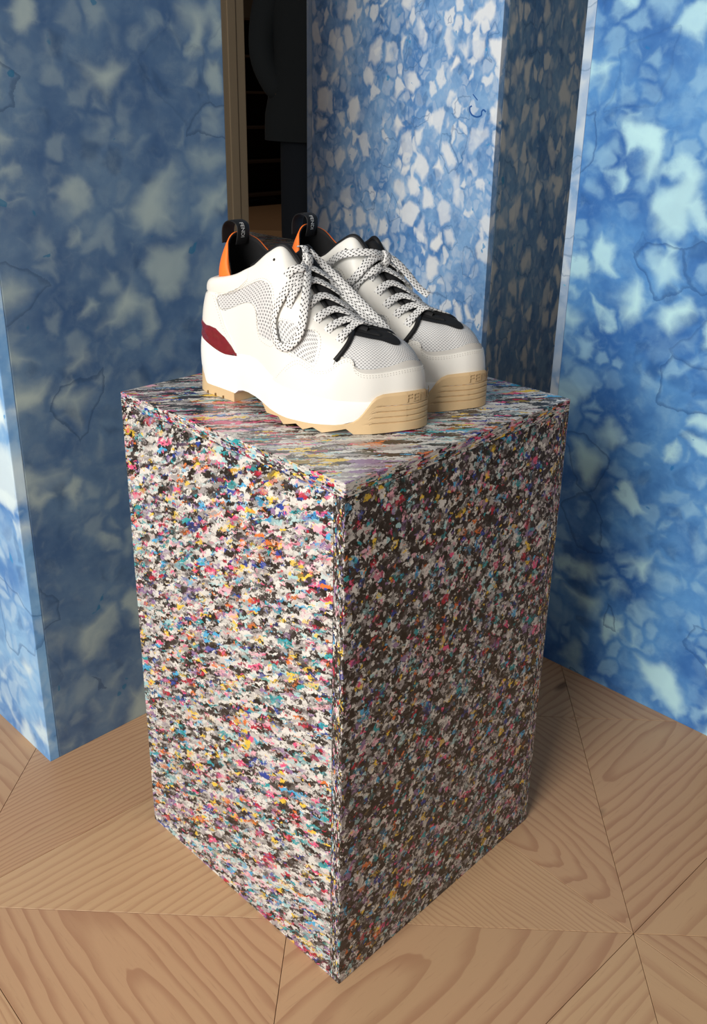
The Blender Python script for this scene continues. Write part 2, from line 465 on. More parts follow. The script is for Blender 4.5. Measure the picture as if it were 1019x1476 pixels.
# ---------------------------------------------------------------- sneakers
# stations: sole outline x,y, midsole top z | top edge x,y,z | p,q
LAT=[(.0145,.000,.074,.042,.000,.1385,1.0,1.0),
(.0172,-.0185,.074,.0445,-.014,.1382,1.0,1.0),
(.0265,-.0320,.073,.0500,-.0245,.139,1.0,1.0),
(.044,-.0400,.069,.0610,-.0315,.1425,1.0,1.0),
(.070,-.042,.0615,.079,-.034,.147,1.0,1.0),
(.100,-.0445,.0605,.101,-.0345,.1545,1.0,1.0),
(.128,-.050,.0645,.124,-.034,.167,1.1,1.0),
(.152,-.0545,.060,.146,-.032,.184,1.2,1.0),
(.175,-.0595,.050,.163,-.027,.192,1.2,1.0),
(.195,-.0618,.046,.177,-.021,.176,1.15,.98),
(.215,-.061,.0445,.198,-.017,.147,1.05,.95),
(.235,-.0575,.043,.222,-.0125,.120,.95,.92),
(.255,-.0495,.0405,.245,-.007,.108,.9,.88),
(.272,-.037,.039,.254,-.002,.1065,.85,.84),
(.288,-.022,.038,.262,.003,.1045,.82,.80),
(.301,-.003,.0375,.267,.007,.103,.8,.78),
(.312,.014,.0375,.271,.010,.102,.8,.78)]
MED=[(.317,.031,.0375,.272,.013,.102,.8,.78),
(.315,.047,.0375,.268,.015,.103,.8,.78),
(.303,.058,.038,.262,.015,.105,.82,.80),
(.283,.0585,.039,.253,.015,.107,.85,.84),
(.262,.0520,.0405,.243,.015,.1085,.9,.88),
(.236,.0470,.043,.221,.017,.120,.95,.92),
(.213,.0440,.0445,.198,.0160,.147,1.05,.95),
(.192,.0450,.046,.177,.0150,.173,1.15,.98),
(.173,.0440,.050,.163,.0175,.186,1.2,1.0),
(.151,.0425,.060,.146,.0270,.179,1.2,1.0),
(.128,.0415,.0645,.124,.0335,.167,1.1,1.0),
(.100,.041,.0605,.101,.0345,.1545,1.0,1.0),
(.070,.0405,.0615,.079,.034,.147,1.0,1.0),
(.044,.0395,.069,.0610,.0315,.1425,1.0,1.0),
(.0265,.0320,.073,.0500,.0245,.139,1.0,1.0),
(.0172,.0185,.074,.0445,.014,.1382,1.0,1.0)]
ST=np.array(LAT+MED); NL=len(LAT)-1; NTOT=len(ST)
def row(s):
    """s in [0,1] lateral heel->toe, [1,2] medial toe->heel ; periodic"""
    s=np.asarray(s,float)%2.0
    k=np.where(s<1,s*NL,NL+(s-1)*(NTOT-NL))
    i=np.floor(k).astype(int); f=(k-i)[...,None]
    a,b,c,d=[ST[(i+j)%NTOT] for j in (-1,0,1,2)]
    return b+.5*f*(c-a+f*(2*a-5*b+4*c-d+f*(3*(b-c)+d-a)))
def surf(s,t,inset=.003):
    r=row(s); e=1e-3
    tg=row(np.asarray(s)+e)[...,:2]-row(np.asarray(s)-e)[...,:2]
    tg/=np.linalg.norm(tg,axis=-1,keepdims=True)
    n=np.stack([tg[...,1],-tg[...,0]],-1)   # outward for this orientation?
    B=r[...,:2]-n*inset
    zb=r[...,2]-.004
    th=np.asarray(t,float)*np.pi/2
    g=1-np.cos(th)**r[...,6]; q=np.sin(th)**r[...,7]
    xy=B+(r[...,3:5]-B)*g[...,None]; z=zb+(r[...,5]-zb)*q
    return np.concatenate([xy,z[...,None]],-1)

def dense(pts, n=8, closed=False):
    """Catmull-Rom through the points"""
    p = np.asarray(pts, float); N = len(p); out = []
    rng = range(N if closed else N-1)
    for i in rng:
        if closed: a, b, c, d = [p[(i+j) % N] for j in (-1, 0, 1, 2)]
        else: a, b, c, d = p[max(i-1, 0)], p[i], p[i+1], p[min(i+2, N-1)]
        for k in range(n):
            f = k/n
            out.append(b+.5*f*(c-a+f*(2*a-5*b+4*c-d+f*(3*(b-c)+d-a))))
    if not closed: out.append(p[-1])
    return np.array(out)
def chaikin(poly, it=2):
    p = np.asarray(poly, float)
    for _ in range(it):
        q = np.roll(p, -1, 0)
        p = np.stack([.75*p+.25*q, .25*p+.75*q], 1).reshape(-1, 2)
    return p
def resample(poly, step):
    """closed polygon in (s,t) resampled in rough metres"""
    p = np.asarray(poly, float); out = []
    for a, b in zip(p, np.roll(p, -1, 0)):
        L = math.hypot((b[0]-a[0])*.36, (b[1]-a[1])*.13)
        n = max(1, int(math.ceil(L/step)))
        for k in range(n): out.append(a+(b-a)*k/n)
    return np.array(out)
def inpoly(q, poly):
    x, y = q[:, 0], q[:, 1]; r = np.zeros(len(q), bool)
    for a, b in zip(poly, np.roll(poly, -1, 0)):
        if a[1] == b[1]: continue
        c = ((a[1] > y) != (b[1] > y)) & (x < (b[0]-a[0])*(y-a[1])/(b[1]-a[1])+a[0])
        r ^= c
    return r
def snormal(s, t):
    s = np.asarray(s, float); t = np.asarray(t, float)
    e = 4e-3
    tc = np.clip(t, .012, .972)
    ds = surf(s+e, tc)-surf(s-e, tc); dt = surf(s, tc+.01)-surf(s, tc-.01)
    n = np.cross(ds, dt); n /= np.linalg.norm(n, axis=-1, keepdims=True)+1e-12
    return n
def spt(s, t, off):
    s = np.asarray(s, float); t = np.asarray(t, float)
    off = np.asarray(off, float)
    return surf(s, t)+snormal(s, t)*(off[..., None] if off.ndim else off)

class Shoe:
    def __init__(self, loc, phi, label):
        self.root = empty('sneaker', loc, -math.pi/2+phi)
        tag(self.root, label, 'shoe')
    def mesh(self, name, v, f, m, smooth=True, uvs=None, parent=None):
        return mesh_obj(name, v, f, m, parent or self.root, smooth, uvs)
    def patch(self, name, poly, m, off, thick=.0012, holes=(), step=.0032, seam=False, parent=None, bulge=None):
        P = resample(poly, step); H = [resample(h, step) for h in holes]
        loops = [P]+H; vs = []; es = []
        for lp in loops:
            o = len(vs); n = len(lp)
            vs += [Vector((x*.36, y*.13)) for x, y in lp]
            es += [(o+i, o+(i+1) % n) for i in range(n)]
        lo, hi = P.min(0), P.max(0)
        gx = np.arange(lo[0], hi[0], step/.36); gy = np.arange(lo[1], hi[1], step*.86/.13)
        G = np.array([(x+(j % 2)*.5*step/.36, y) for j, y in enumerate(gy) for x in gx])
        ok = inpoly(G, P)
        for h in H: ok &= ~inpoly(G, h)
        allb = np.concatenate(loops)*np.array([.36, .13])
        G = G[ok]
        if len(G):
            Gm = G*np.array([.36, .13])
            d = np.min(((Gm[:, None]-allb[None])**2).sum(-1), 1)
            G = G[d > (step*.45)**2]
        vs += [Vector((x*.36, y*.13)) for x, y in G]
        ov, oe, of, *_ = delaunay_2d_cdt(vs, es, [], 0, 1e-7)
        V = np.array([(v.x/.36, v.y/.13) for v in ov])
        cen = np.array([V[list(f)].mean(0) for f in of])
        ok = inpoly(cen, P)
        for h in H: ok &= ~inpoly(cen, h)
        F = [tuple(f) for f, k in zip(of, ok) if k]
        o = np.full(len(V), off)
        if bulge is not None: o = o+bulge(V[:, 0], V[:, 1])
        top = spt(V[:, 0], V[:, 1], o); bot = spt(V[:, 0], V[:, 1], o-thick)
        # orient outwards
        n0 = snormal(V[:, 0], V[:, 1]); F2 = []
        for f in F:
            a, b, c = top[list(f)]
            F2.append(f if np.dot(np.cross(b-a, c-a), n0[f[0]]) > 0 else f[::-1])
        cnt = {}
        for f in F2:
            for a, b in zip(f, f[1:]+f[:1]): cnt[(a, b)] = 1
        bnd = [e for e in cnt if (e[1], e[0]) not in cnt]
        ids = sorted({i for e in bnd for i in e}); mp = {i: len(V)+k for k, i in enumerate(ids)}
        v = np.concatenate([top, bot[ids]]) if ids else top
        F3 = F2+[(b, a, mp[a], mp[b]) for a, b in bnd]
        uv = np.concatenate([V, V[ids]])*np.array([.36, .13])
        ob = self.mesh(name, v, F3, m, True, uv, parent)
        return sharp(ob, 50)
    def ribbon(self, name, pts, nrm, m, width=.0094, thick=.0020, parent=None, n=7, round_ends=False):
        p = dense(pts, n); q = dense(nrm, n)
        t = np.gradient(p, axis=0); t /= np.linalg.norm(t, axis=1, keepdims=True)+1e-12
        q = q-(q*t).sum(1, keepdims=True)*t; q /= np.linalg.norm(q, axis=1, keepdims=True)+1e-12
        b = np.cross(t, q)
        w = width/2*np.ones(len(p))
        if round_ends: w[0] *= .75; w[-1] *= .75
        prof = [(-1, 0), (-.9, .8), (-.45, 1.15), (.45, 1.15), (.9, .8), (1, 0), (.9, -.8), (0, -1), (-.9, -.8)]
        L = np.concatenate([[0], np.cumsum(np.linalg.norm(np.diff(p, axis=0), axis=1))])
        v = []; uv = []
        for i in range(len(p)):
            for x, y in prof:
                v.append(p[i]+b[i]*x*w[i]+q[i]*y*thick/2); uv.append((L[i], x*width/2))
        K = len(prof); f = []
        for i in range(len(p)-1):
            for k in range(K):
                k2 = (k+1) % K
                f.append((i*K+k, i*K+k2, (i+1)*K+k2, (i+1)*K+k))
        f.append(tuple(range(K))[::-1]); f.append(tuple((len(p)-1)*K+k for k in range(K)))
        ob = self.mesh(name, v, f, m, True, uv, parent)
        bm = bmesh.new(); bm.from_mesh(ob.data); bmesh.ops.recalc_face_normals(bm, faces=bm.faces); bm.to_mesh(ob.data); bm.free()
        return ob
    def tube(self, name, pts, rad, m, parent=None, n=6, seg=8, closed=False):
        p = dense(pts, n, closed)
        t = (np.roll(p, -1, 0)-np.roll(p, 1, 0)) if closed else np.gradient(p, axis=0)
        t /= np.linalg.norm(t, axis=1, keepdims=True)+1e-12
        up = np.array([.13, .21, .97]); a = np.cross(t, up); a /= np.linalg.norm(a, axis=1, keepdims=True)+1e-12
        b = np.cross(a, t); v = []; f = []
        r = rad*np.ones(len(p)) if np.isscalar(rad) else dense(np.array(rad)[:, None], n, closed)[:, 0]
        for i in range(len(p)):
            for k in range(seg):
                h = 2*math.pi*k/seg; v.append(p[i]+(a[i]*math.cos(h)+b[i]*math.sin(h))*r[i])
        N = len(p)
        for i in range(N if closed else N-1):
            for k in range(seg):
                i2 = (i+1) % N; k2 = (k+1) % seg
                f.append((i*seg+k, i*seg+k2, i2*seg+k2, i2*seg+k))
        if not closed:
            f.append(tuple(range(seg))[::-1]); f.append(tuple((N-1)*seg+k for k in range(seg)))
        return self.mesh(name, v, f, m, True, None, parent)
    def solid(self, name, ss, zlo, zhi, off, m, nz=4, groove=None, x_cap=None, parent=None):
        """sole layer: lateral samples ss and their mirror images on the medial side, joined across"""
        rings = []
        for i, s in enumerate(ss):
            ring = []
            for side in (0, 1):
                sv = s if side == 0 else 2-s
                rr = row(sv); e = 2e-3
                tg = row(sv+e)[:2]-row(sv-e)[:2]; tg /= np.linalg.norm(tg)
                n = np.array([tg[1], -tg[0]])
                col = []
                for k in range(nz+1):
                    fz = k/nz; z = zlo[i]+(zhi[i]-zlo[i])*fz
                    of = off(sv, z, fz)
                    if groove is not None: of -= groove(sv, z)
                    xy = rr[:2]+n*of
                    x = xy[0]
                    if x_cap is not None: x = min(x, x_cap)
                    col.append((x, xy[1], z))
                ring += col if side == 0 else col[::-1]
            rings.append(ring)
        K = 2*(nz+1); v = [q for r in rings for q in r]; f = []
        for i in range(len(rings)-1):
            for k in range(K):
                k2 = (k+1) % K
                f.append((i*K+k, (i+1)*K+k, (i+1)*K+k2, i*K+k2))
        f.append(tuple(range(K))); f.append(tuple((len(rings)-1)*K+k for k in range(K))[::-1])
        ob = self.mesh(name, v, f, m, True, None, parent)
        bm = bmesh.new(); bm.from_mesh(ob.data)
        bmesh.ops.remove_doubles(bm, verts=bm.verts, dist=2e-5)
        bmesh.ops.recalc_face_normals(bm, faces=bm.faces)
        bm.to_mesh(ob.data); bm.free()
        return sharp(ob, 32)
    def stitches(self, lines, m, off=.0020):
        v = []; f = []
        for ln, o in lines:
            p = dense(ln, 10); P = spt(p[:, 0], p[:, 1], o); N = snormal(p[:, 0], p[:, 1])
            L = np.concatenate([[0], np.cumsum(np.linalg.norm(np.diff(P, axis=0), axis=1))])
            for d in np.arange(.001, L[-1]-.002, .0034):
                def at(x): return np.array([np.interp(x, L, P[:, k]) for k in range(3)])
                a, b = at(d), at(d+.0020); n = np.array([np.interp(d, L, N[:, k]) for k in range(3)])
                t = b-a; sd = np.cross(n, t); sd = sd/(np.linalg.norm(sd)+1e-12)*.00033; h = n*.00035
                i = len(v)
                v += [a-sd-h, a+sd-h, b+sd-h, b-sd-h, (a+b)/2-sd*.7+h, (a+b)/2+sd*.7+h]
                f += [(i, i+1, i+5, i+4), (i+1, i+2, i+5), (i+2, i+3, i+4, i+5), (i+3, i, i+4)]
        ob = self.mesh('stitching', v, f, m, False)
        ob['kind'] = 'stuff'
        return ob

def text_tris(body, size, depth=.0):
    cu = bpy.data.curves.new('lettering', 'FONT'); cu.body = body; cu.size = size; cu.extrude = depth
    cu.resolution_u = 3; cu.align_x = 'CENTER'; cu.align_y = 'CENTER'
    o = bpy.data.objects.new('lettering', cu); COL.objects.link(o)
    dg = bpy.context.evaluated_depsgraph_get()
    me = bpy.data.meshes.new_from_object(o.evaluated_get(dg))
    bm = bmesh.new(); bm.from_mesh(me); bmesh.ops.triangulate(bm, faces=bm.faces)
    bmesh.ops.subdivide_edges(bm, edges=[e for e in bm.edges if e.calc_length() > size*.35], cuts=1)
    bmesh.ops.triangulate(bm, faces=bm.faces)
    v = np.array([tuple(q.co) for q in bm.verts]); bm.verts.index_update()
    f = [tuple(q.index for q in fc.verts) for fc in bm.faces]
    bm.free(); bpy.data.objects.remove(o); bpy.data.meshes.remove(me); bpy.data.curves.remove(cu)
    return v, f

# shoe materials
LEATHER = plain('white_leather', (.84, .82, .76), .38, .45, .015, 900, .03)
MIDSOLE = plain('white_foam', (.86, .86, .84), .5, .35, .01, 600)
SUEDE = plain('grey_suede', (.60, .58, .54), .8, .2, .05, 900, .05)
GUM = plain('gum_rubber', (.66, .47, .26), .48, .4, .03, 300)
GUM_DARK = plain('gum_painted_shade', (.24, .145, .06), .6, .3, .03, 300)  # dark tone painting shade in the slots and beside the letters
BLACK = plain('black_knit', (.012, .012, .013), .75, .25, .2, 1500, .1)
BLACKTAPE = plain('black_tape', (.010, .010, .011), .55, .3, .2, 1500)
ORANGE = plain('orange_neoprene', (.95, .20, .03), .55, .3, .03, 500)
RED = plain('red_vinyl', (.20, .018, .026), .24, .6, .25, 160, .25, .6)
THREAD = plain('grey_thread', (.55, .53, .48), .8, .2, .03)
PRINT = plain('white_print', (.80, .80, .78), .6, .2, .01)
def mesh_fabric():
    k = NT('perforated_mesh')
    uv = k.uv(); sp = k.n('ShaderNodeSeparateXYZ'); k.l(uv, sp.inputs[0])
    def cell(du, dv):
        u = k.math('FRACT', k.math('ADD', k.math('MULTIPLY', sp.outputs[0], 1/.0050), du))
        v = k.math('FRACT', k.math('ADD', k.math('MULTIPLY', sp.outputs[1], 1/.0056), dv))
        a = k.math('MULTIPLY', k.math('SUBTRACT', u, .5), 3.0); b = k.math('MULTIPLY', k.math('SUBTRACT', v, .5), 5.2)
        return k.math('ADD', k.math('MULTIPLY', a, a), k.math('MULTIPLY', b, b))
    d = k.math('MINIMUM', cell(0, 0), cell(.5, .5))
    hole = k.smooth(d, 1.0, .45)
    nz = k.noise(k.obj(), 60, 3, .6).outputs['Fac']
    c = k.mix(nz, (.60, .60, .60), (.78, .78, .77))
    c = k.mix(k.math('MULTIPLY', hole, k.math('MULTIPLY_ADD', nz, .7, .35)), c, (.12, .12, .125))
    k.bump(k.math('SUBTRACT', 1.0, hole), .35, .001)
    return k.done(.55, .35, 0, c)
MESH = mesh_fabric()
def lace_mat():
    k = NT('flecked_lace')
    uv = k.uv(); sp = k.n('ShaderNodeSeparateXYZ'); k.l(uv, sp.inputs[0])
    L, X = sp.outputs[0], sp.outputs[1]
    def dash(du, period, vlo, slope):
        x = k.math('ADD', X, vlo)
        u = k.math('FRACT', k.math('ADD', k.math('MULTIPLY', k.math('ADD', L, k.math('MULTIPLY', x, slope)), 1/period), du))
        a = k.math('LESS_THAN', u, .29)
        b = k.math('LESS_THAN', k.math('ABSOLUTE', x), .00068)
        return k.math('MULTIPLY', a, b)
    m = dash(0, .0068, .0, .9)
    for du, v in ((.45, .0020), (.62, -.0020), (.2, .0039), (.15, -.0039)):
        m = k.math('MAXIMUM', m, dash(du, .0068, v, -.9 if abs(v) < .003 else .9))
    c = k.mix(m, (.74, .735, .72), (.02, .02, .02))
    wv = k.noise(k.obj(), 1400, 2, .5).outputs['Fac']
    k.bump(wv, .25, .0006)
    return k.done(.8, .2, 0, c)
LACE = lace_mat()

LX = np.array([r[0] for r in LAT]+[MED[0][0]])
LS = np.array([i/NL for i in range(NL+1)]+[1.0])
_ss = np.linspace(0, 1, 400); _xx = np.maximum.accumulate(row(_ss)[:, 0])
def s_of_x(x): return np.interp(x, _xx+np.arange(400)*1e-9, _ss)
def x_of_s(s): return np.interp(s, _ss, _xx)

BOT = [(-.01, 0), (.0955, 0)]
TREAD = [(.156, .0150), (.1645, .0058), (.187, .0074), (.1955, .0), (.2143, .0052), (.2235, 0), (.236, .0050), (.2465, 0), (.2692, .0062), (.2755, .0), (.30, .0006), (.318, .0022)]
GUMF = [(.156, .0152), (.17, .0118), (.185, .0095), (.2, .0085), (.234, .0088), (.26, .0102), (.270, .0118), (.2755, .0145), (.2795, .0185), (.2830, .0240), (.2865, .0315), (.2895, .0385), (.2925, .0432), (.2965, .0458), (.305, .0466), (.318, .0474)]
GUMH = [(-.01, .036), (.020, .0345), (.028, .0325), (.0325, .027), (.036, .0215), (.039, .0150), (.043, .0122), (.0955, .0112)]
MIDLO = [(-.01, .034), (.020, .033), (.028, .031), (.0325, .0255), (.036, .020), (.039, .0135), (.043, .0105), (.0950, .0106), (.0962, .0112), (.103, .0162), (.113, .0190), (.125, .0198), (.140, .0185), (.152, .0160), (.156, .0145), (.17, .0110), (.2, .0075), (.26, .0090), (.28, .016), (.29, .026), (.318, .028)]
MIDHI = [(-.01, .0745), (.012, .0735), (.040, .0690), (.055, .0655), (.070, .0620), (.085, .0606), (.100, .0606), (.115, .0636), (.128, .0650), (.140, .0640), (.152, .0598), (.165, .0540), (.179, .0487), (.195, .0462), (.2086, .0450), (.239, .0425), (.26, .0400), (.2873, .0378), (.318, .0372)]
def curve(tab, x): return np.interp(x, [a for a, _ in tab], [b for _, b in tab])

WIN_A = [(.217, .545), (.266, .59), (.315, .612), (.36, .625), (.399, .605), (.437, .565), (.469, .52), (.483, .465), (.493, .39), (.497, .32), (.5, .26), (.492, .20), (.462, .18), (.43, .175), (.413, .22), (.407, .335), (.392, .41), (.35, .45), (.304, .435), (.248, .36)]
WIN_B = [(.522, .335), (.574, .385), (.618, .455), (.640, .478), (.661, .56), (.679, .58), (.689, .49), (.689, .385), (.686, .27), (.651, .255), (.612, .225), (.567, .22), (.522, .23), (.514, .28)]
CAPLINE = [(.493, .0), (.518, .05), (.567, .135), (.605, .205), (.633, .243), (.665, .247), (.696, .25), (.731, .29), (.757, .372), (.780, .430), (.803, .440), (.819, .40), (.826, .33), (.843, .285), (.868, .268), (.924, .275), (.985, .305)]
CAPLINE = CAPLINE+[(1.03, .315)]+[(2.06-s, t) for s, t in CAPLINE[::-1]]
MESHLOW = [(.772, .47), (.800, .42), (.836, .325), (.868, .315), (.896, .32), (.945, .345), (.997, .395), (1.03, .41)]
MESHLOW = MESHLOW+[(2.06-s, t) for s, t in MESHLOW[-2::-1]]
FRONT = [(.778, 1.0), (.786, .90), (.791, .76), (.785, .63), (.771, .515), (.752, .40)]       # front edge of the side panel

def build_shoe(loc, phi, label, lace_plan):
    sh = Shoe(loc, phi, label)
    # --- sole
    xs = sorted(set([x for x, _ in BOT]+list(np.linspace(.0145, .0955, 40))))
    ss = np.array([s_of_x(x) for x in xs if x >= .0145])
    ss = np.unique(np.clip(np.concatenate([np.linspace(.0, .08, 8), ss]), 0, s_of_x(.0955)))
    x = x_of_s(ss)
    def off_heel(s, z, f): return .0012+.0030*max(0, 1-min(s, 2-s)/.22)*(1-f)
    heel = sh.solid('heel_outsole', ss, np.zeros(len(ss)), curve(GUMH, x), off_heel, GUM, 6)
    # three little tread slots low on the heel, dark blocks painting their shade
    for sx in (.045, .060, .075):
        for sd in (1, -1):
            s = float(s_of_x(sx)); r = row(s if sd > 0 else 2-s)
            yy = r[1]+(-.0022 if sd > 0 else .0022)
            box_obj('tread_slot_shade', (sx-.0007, yy-.001, .0002), (sx+.0007, yy+.001, .0034), GUM_DARK, heel)
    x0 = .156
    xs = np.unique(np.concatenate([[a for a, _ in TREAD], np.array([a for a, _ in TREAD])[:-1]+.0004, np.linspace(x0, .3165, 90), [a for a, _ in GUMF]]))
    ss = np.unique(np.clip(np.concatenate([s_of_x(xs[(xs >= x0) & (xs < .3165)]), np.linspace(.93, .9995, 22)]), 0, .9995)); x = x_of_s(ss)
    lo, hi = curve(TREAD, x), np.maximum(curve(GUMF, x), curve(TREAD, x)+.0002)
    lines = [(.0316, .915), (.0252, .900), (.0186, .893), (.0120, .884)]
    def groove(s, z):
        q = min(s, 2.06-s); g = 0
        for z0, s0 in lines:
            if q > s0-.03:
                a = min(1, (q-s0+.03)/.03); g = max(g, a*max(0, 1-abs(z-z0)/.0009))
        return g*.0022
    def off_f(s, z, f): return .0014+.0016*np.clip((min(s, 2-s)-.80)/.08, 0, 1)-.0012*np.clip((f-.93)/.07, 0, 1)
    fore = sh.solid('toe_outsole', ss, lo, hi, off_f, GUM, 100, groove)
    # raised-out letters round the toe
    tv, tf = text_tris('FENDI', .0135)
    sc = 1.02; u = np.linspace(.85, 1.25, 400); pu = row(u)[:, :2]
    Lu = np.concatenate([[0], np.cumsum(np.linalg.norm(np.diff(pu, axis=0), axis=1))]); L0 = np.interp(1.070, u, Lu)
    sv = np.interp(L0+tv[:, 0]*1.25, Lu, u); z = .0391+tv[:, 1]
    def onwall(sv, z, o):
        e = 2e-3; tg = row(sv+e)[:, :2]-row(sv-e)[:, :2]; tg /= np.linalg.norm(tg, axis=1, keepdims=True)
        n = np.stack([tg[:, 1], -tg[:, 0]], 1)
        return np.concatenate([row(sv)[:, :2]+n*o, z[:, None]], 1)
    lv = np.concatenate([onwall(sv+.0030, z-.0006, .0033), onwall(sv, z, .0036)])
    ob = sh.mesh('lettering', lv[:len(tv)], tf, GUM_DARK, False, None, fore)  # dark copy shifted behind the letters, painting their relief shadow
    ob2 = sh.mesh('lettering', lv[len(tv):], tf, GUM, False, None, fore)
    # midsole
    xs = np.unique(np.concatenate([[a for a, _ in MIDLO][1:-1], np.linspace(.0145, .3165, 110)]))
    ss = np.unique(np.clip(np.concatenate([np.linspace(0, .08, 8), s_of_x(xs), np.linspace(.93, .9995, 14)]), 0, .9995)); x = x_of_s(ss)
    def off_m(s, z, f):
        q = min(s, 2-s)
        return .0002+.0011*math.sin(math.pi*min(1, f*1.02))+.0034*max(0, 1-q/.22)*(1-f)-.0016*np.clip((f-.90)/.10, 0, 1)
    sh.solid('midsole', ss, curve(MIDLO, x), curve(MIDHI, x), off_m, MIDSOLE, 14)
    # --- upper shell of mesh fabric
    ns, nt = 150, 26
    sg, tg = np.meshgrid(np.arange(ns)/ns*2, np.linspace(0, 1, nt), indexing='ij')
    P = surf(sg, tg); v = P.reshape(-1, 3); f = []
    for i in range(ns):
        for j in range(nt-1):
            i2 = (i+1) % ns; f.append((i*nt+j, i2*nt+j, i2*nt+j+1, i*nt+j+1))
    uv = np.stack([np.where(sg > 1, 2-sg, sg)*.36, tg*.13], -1).reshape(-1, 2)
    up = sh.mesh('mesh_upper', v, f, MESH, True, uv)
    # --- leather side panels with the two mesh windows cut out
    wa, wb = chaikin(WIN_A), chaikin(WIN_B)
    fr = dense(FRONT, 5)
    side = np.array([(0., 0.), (.0, 1.0)]+[tuple(q) for q in fr]+[(.745, .30), (.735, .0)])
    mir = lambda p: np.stack([2-np.asarray(p)[:, 0], np.asarray(p)[:, 1]], 1)
    sh.patch('side_panel', side, LEATHER, .0013, .0013, [wa, wb])
    sh.patch('side_panel', mir(side), LEATHER, .0013, .0013, [mir(wa), mir(wb)])
    # --- toe: suede band, leather cap, black band, piping
    cap = dense(CAPLINE, 6); ml = dense(MESHLOW, 6)
    sh.patch('toe_band', np.concatenate([ml, [(1.30, .22), (1.2, .2), (1.03, .24), (.86, .2), (.80, .28), (.765, .30)]]), SUEDE, .0016, .001)
    sh.patch('toe_cap', np.concatenate([cap, [(1.45, 0), (1.2, 0), (1.0, 0), (.8, 0), (.62, 0)]]), LEATHER, .0026, .0014)
    vb = [(.787, .90), (.81, .855), (.871, .84), (.948, .80), (1.0, .705), (1.03, .68), (1.06, .705), (1.112, .80), (1.19, .84), (1.25, .855), (1.273, .90)]
    sh.patch('vamp_band', np.concatenate([dense(vb, 4), [(1.26, .985), (1.03, .985), (.80, .985)]]), BLACK, .0016, .001)
    # black tab closing the seam along the top of the toe
    sv = np.linspace(.775, .998, 26); v = []; f = []
    for s in sv:
        l, m = spt(s, .975, .0019), spt(2-s, .975, .0019); mid = (l+m)/2+np.array([0, 0, .0016])
        v += [l, l*.4+mid*.6+np.array([0, 0, .0006]), mid, m*.4+mid*.6+np.array([0, 0, .0006]), m]
    for i in range(len(sv)-1):
        for k in range(4): f.append((i*5+k, i*5+k+1, (i+1)*5+k+1, (i+1)*5+k))
    sh.mesh('vamp_tab', v, [q[::-1] for q in f], BLACK)
    for q in (FRONT, [(2.02-s, t) for s, t in FRONT]):
        p = dense(q, 4); sh.tube('piping', spt(p[:, 0], np.minimum(p[:, 1], .97), .0016), .0029, BLACKTAPE, n=2)
    # --- heel: leather counter, padded collar, red vinyl patch
    hd = [(.217, .56), (.248, .37), (.266, .25), (.290, .14), (.316, .0)]
    cnt = np.array(hd+[(-a, b) for a, b in hd[::-1]])
    sh.patch('heel_counter', cnt, LEATHER, .0024, .0011)
    def puff(s, t): return .0040*np.clip(np.sin(np.pi*np.clip((t-.59)/.44, 0, 1)), 0, 1)*np.clip((.36-np.abs(np.where(s > 1, s-2, s)))/.14, 0, 1)
    cs = [(.36, .70), (.315, .625), (.273, .598), (.224, .598), (.19, .61)]
    sh.patch('collar', np.array([(-.36, .99), (0, .99), (.36, .99)]+cs+[(0, .615)]+[(-a, b) for a, b in cs[::-1]]), LEATHER, .0020, .0012, bulge=puff)
    red = [(.150, .185), (.185, .175), (.205, .19), (.231, .195), (.269, .145), (.294, .085), (.316, .015), (.269, -.0), (.200, .0)]
    sh.patch('heel_patch', np.array(red+[(-a, b) for a, b in red[::-1]]), RED, .0032, .0016, step=.0026,
             bulge=lambda s, t: .0006*np.sin(s*60)*np.sin(t*50))['label'] = 'glossy dark red heel patch'
    # --- opening: white rim roll, black edge, lining, tongue
    sr = np.linspace(-.44, .44, 45); T = row(sr)[:, 3:6]
    sh.tube('collar_rim', T+np.array([0, 0, -.0012]), np.clip((.44-np.abs(sr))/.10, .25, 1)*.0038, LEATHER, n=2, seg=10)
    for sd in (0, 1):
        s = np.linspace(.36, .775, 30); s = s if sd == 0 else 2-s
        T = row(s)[:, 3:6].copy(); T[:, 1] += .0030 if sd == 0 else -.0026
        T[:, 2] += .0014
        sh.tube('edge_binding', T, .0036, BLACKTAPE, n=2)
    ns, nt = 90, 10
    s = np.linspace(-.76, .76, ns); T = row(s)[:, 3:6]
    cx = T*np.array([1, 0, 1]); v = []; f = []
    for j in range(nt):
        g = j/(nt-1)
        for i in range(ns):
            p = T[i].copy(); p[1] *= (1-.10*g); p[2] = T[i][2]*(1-g)+.072*g-.002
            if abs(s[i]) < .12: p[0] += .004
            v.append(p)
    for j in range(nt-1):
        for i in range(ns-1): f.append((j*ns+i, j*ns+i+1, (j+1)*ns+i+1, (j+1)*ns+i))
    sh.mesh('lining', v, f, BLACK)
    ol = row(np.linspace(0, 2, 60, endpoint=False))[:, :2]; c0 = ol.mean(0)
    sh.mesh('footbed', [(*(c0+(q-c0)*.72), .074) for q in ol], [tuple(range(60))], BLACK, False)
    tp = np.array([(.262, .006, .1085), (.245, .004, .1125), (.225, .003, .1245), (.208, .002, .1420), (.193, .001, .1630), (.182, .0, .1745), (.174, 0, .1830), (.168, 0, .1850)])
    tn = np.array([(.1, 0, 1), (.3, 0, 1), (.6, 0, .8), (.8, 0, .6), (.85, 0, .5), (.85, 0, .5), (.8, 0, .6), (.6, 0, .8)])
    tw = [.010, .020, .026, .030, .030, .028, .026, .020]
    p, nn, ww = dense(tp, 5), dense(tn, 5), dense(np.array(tw)[:, None], 5)[:, 0]
    v = []; f = []; K = 9
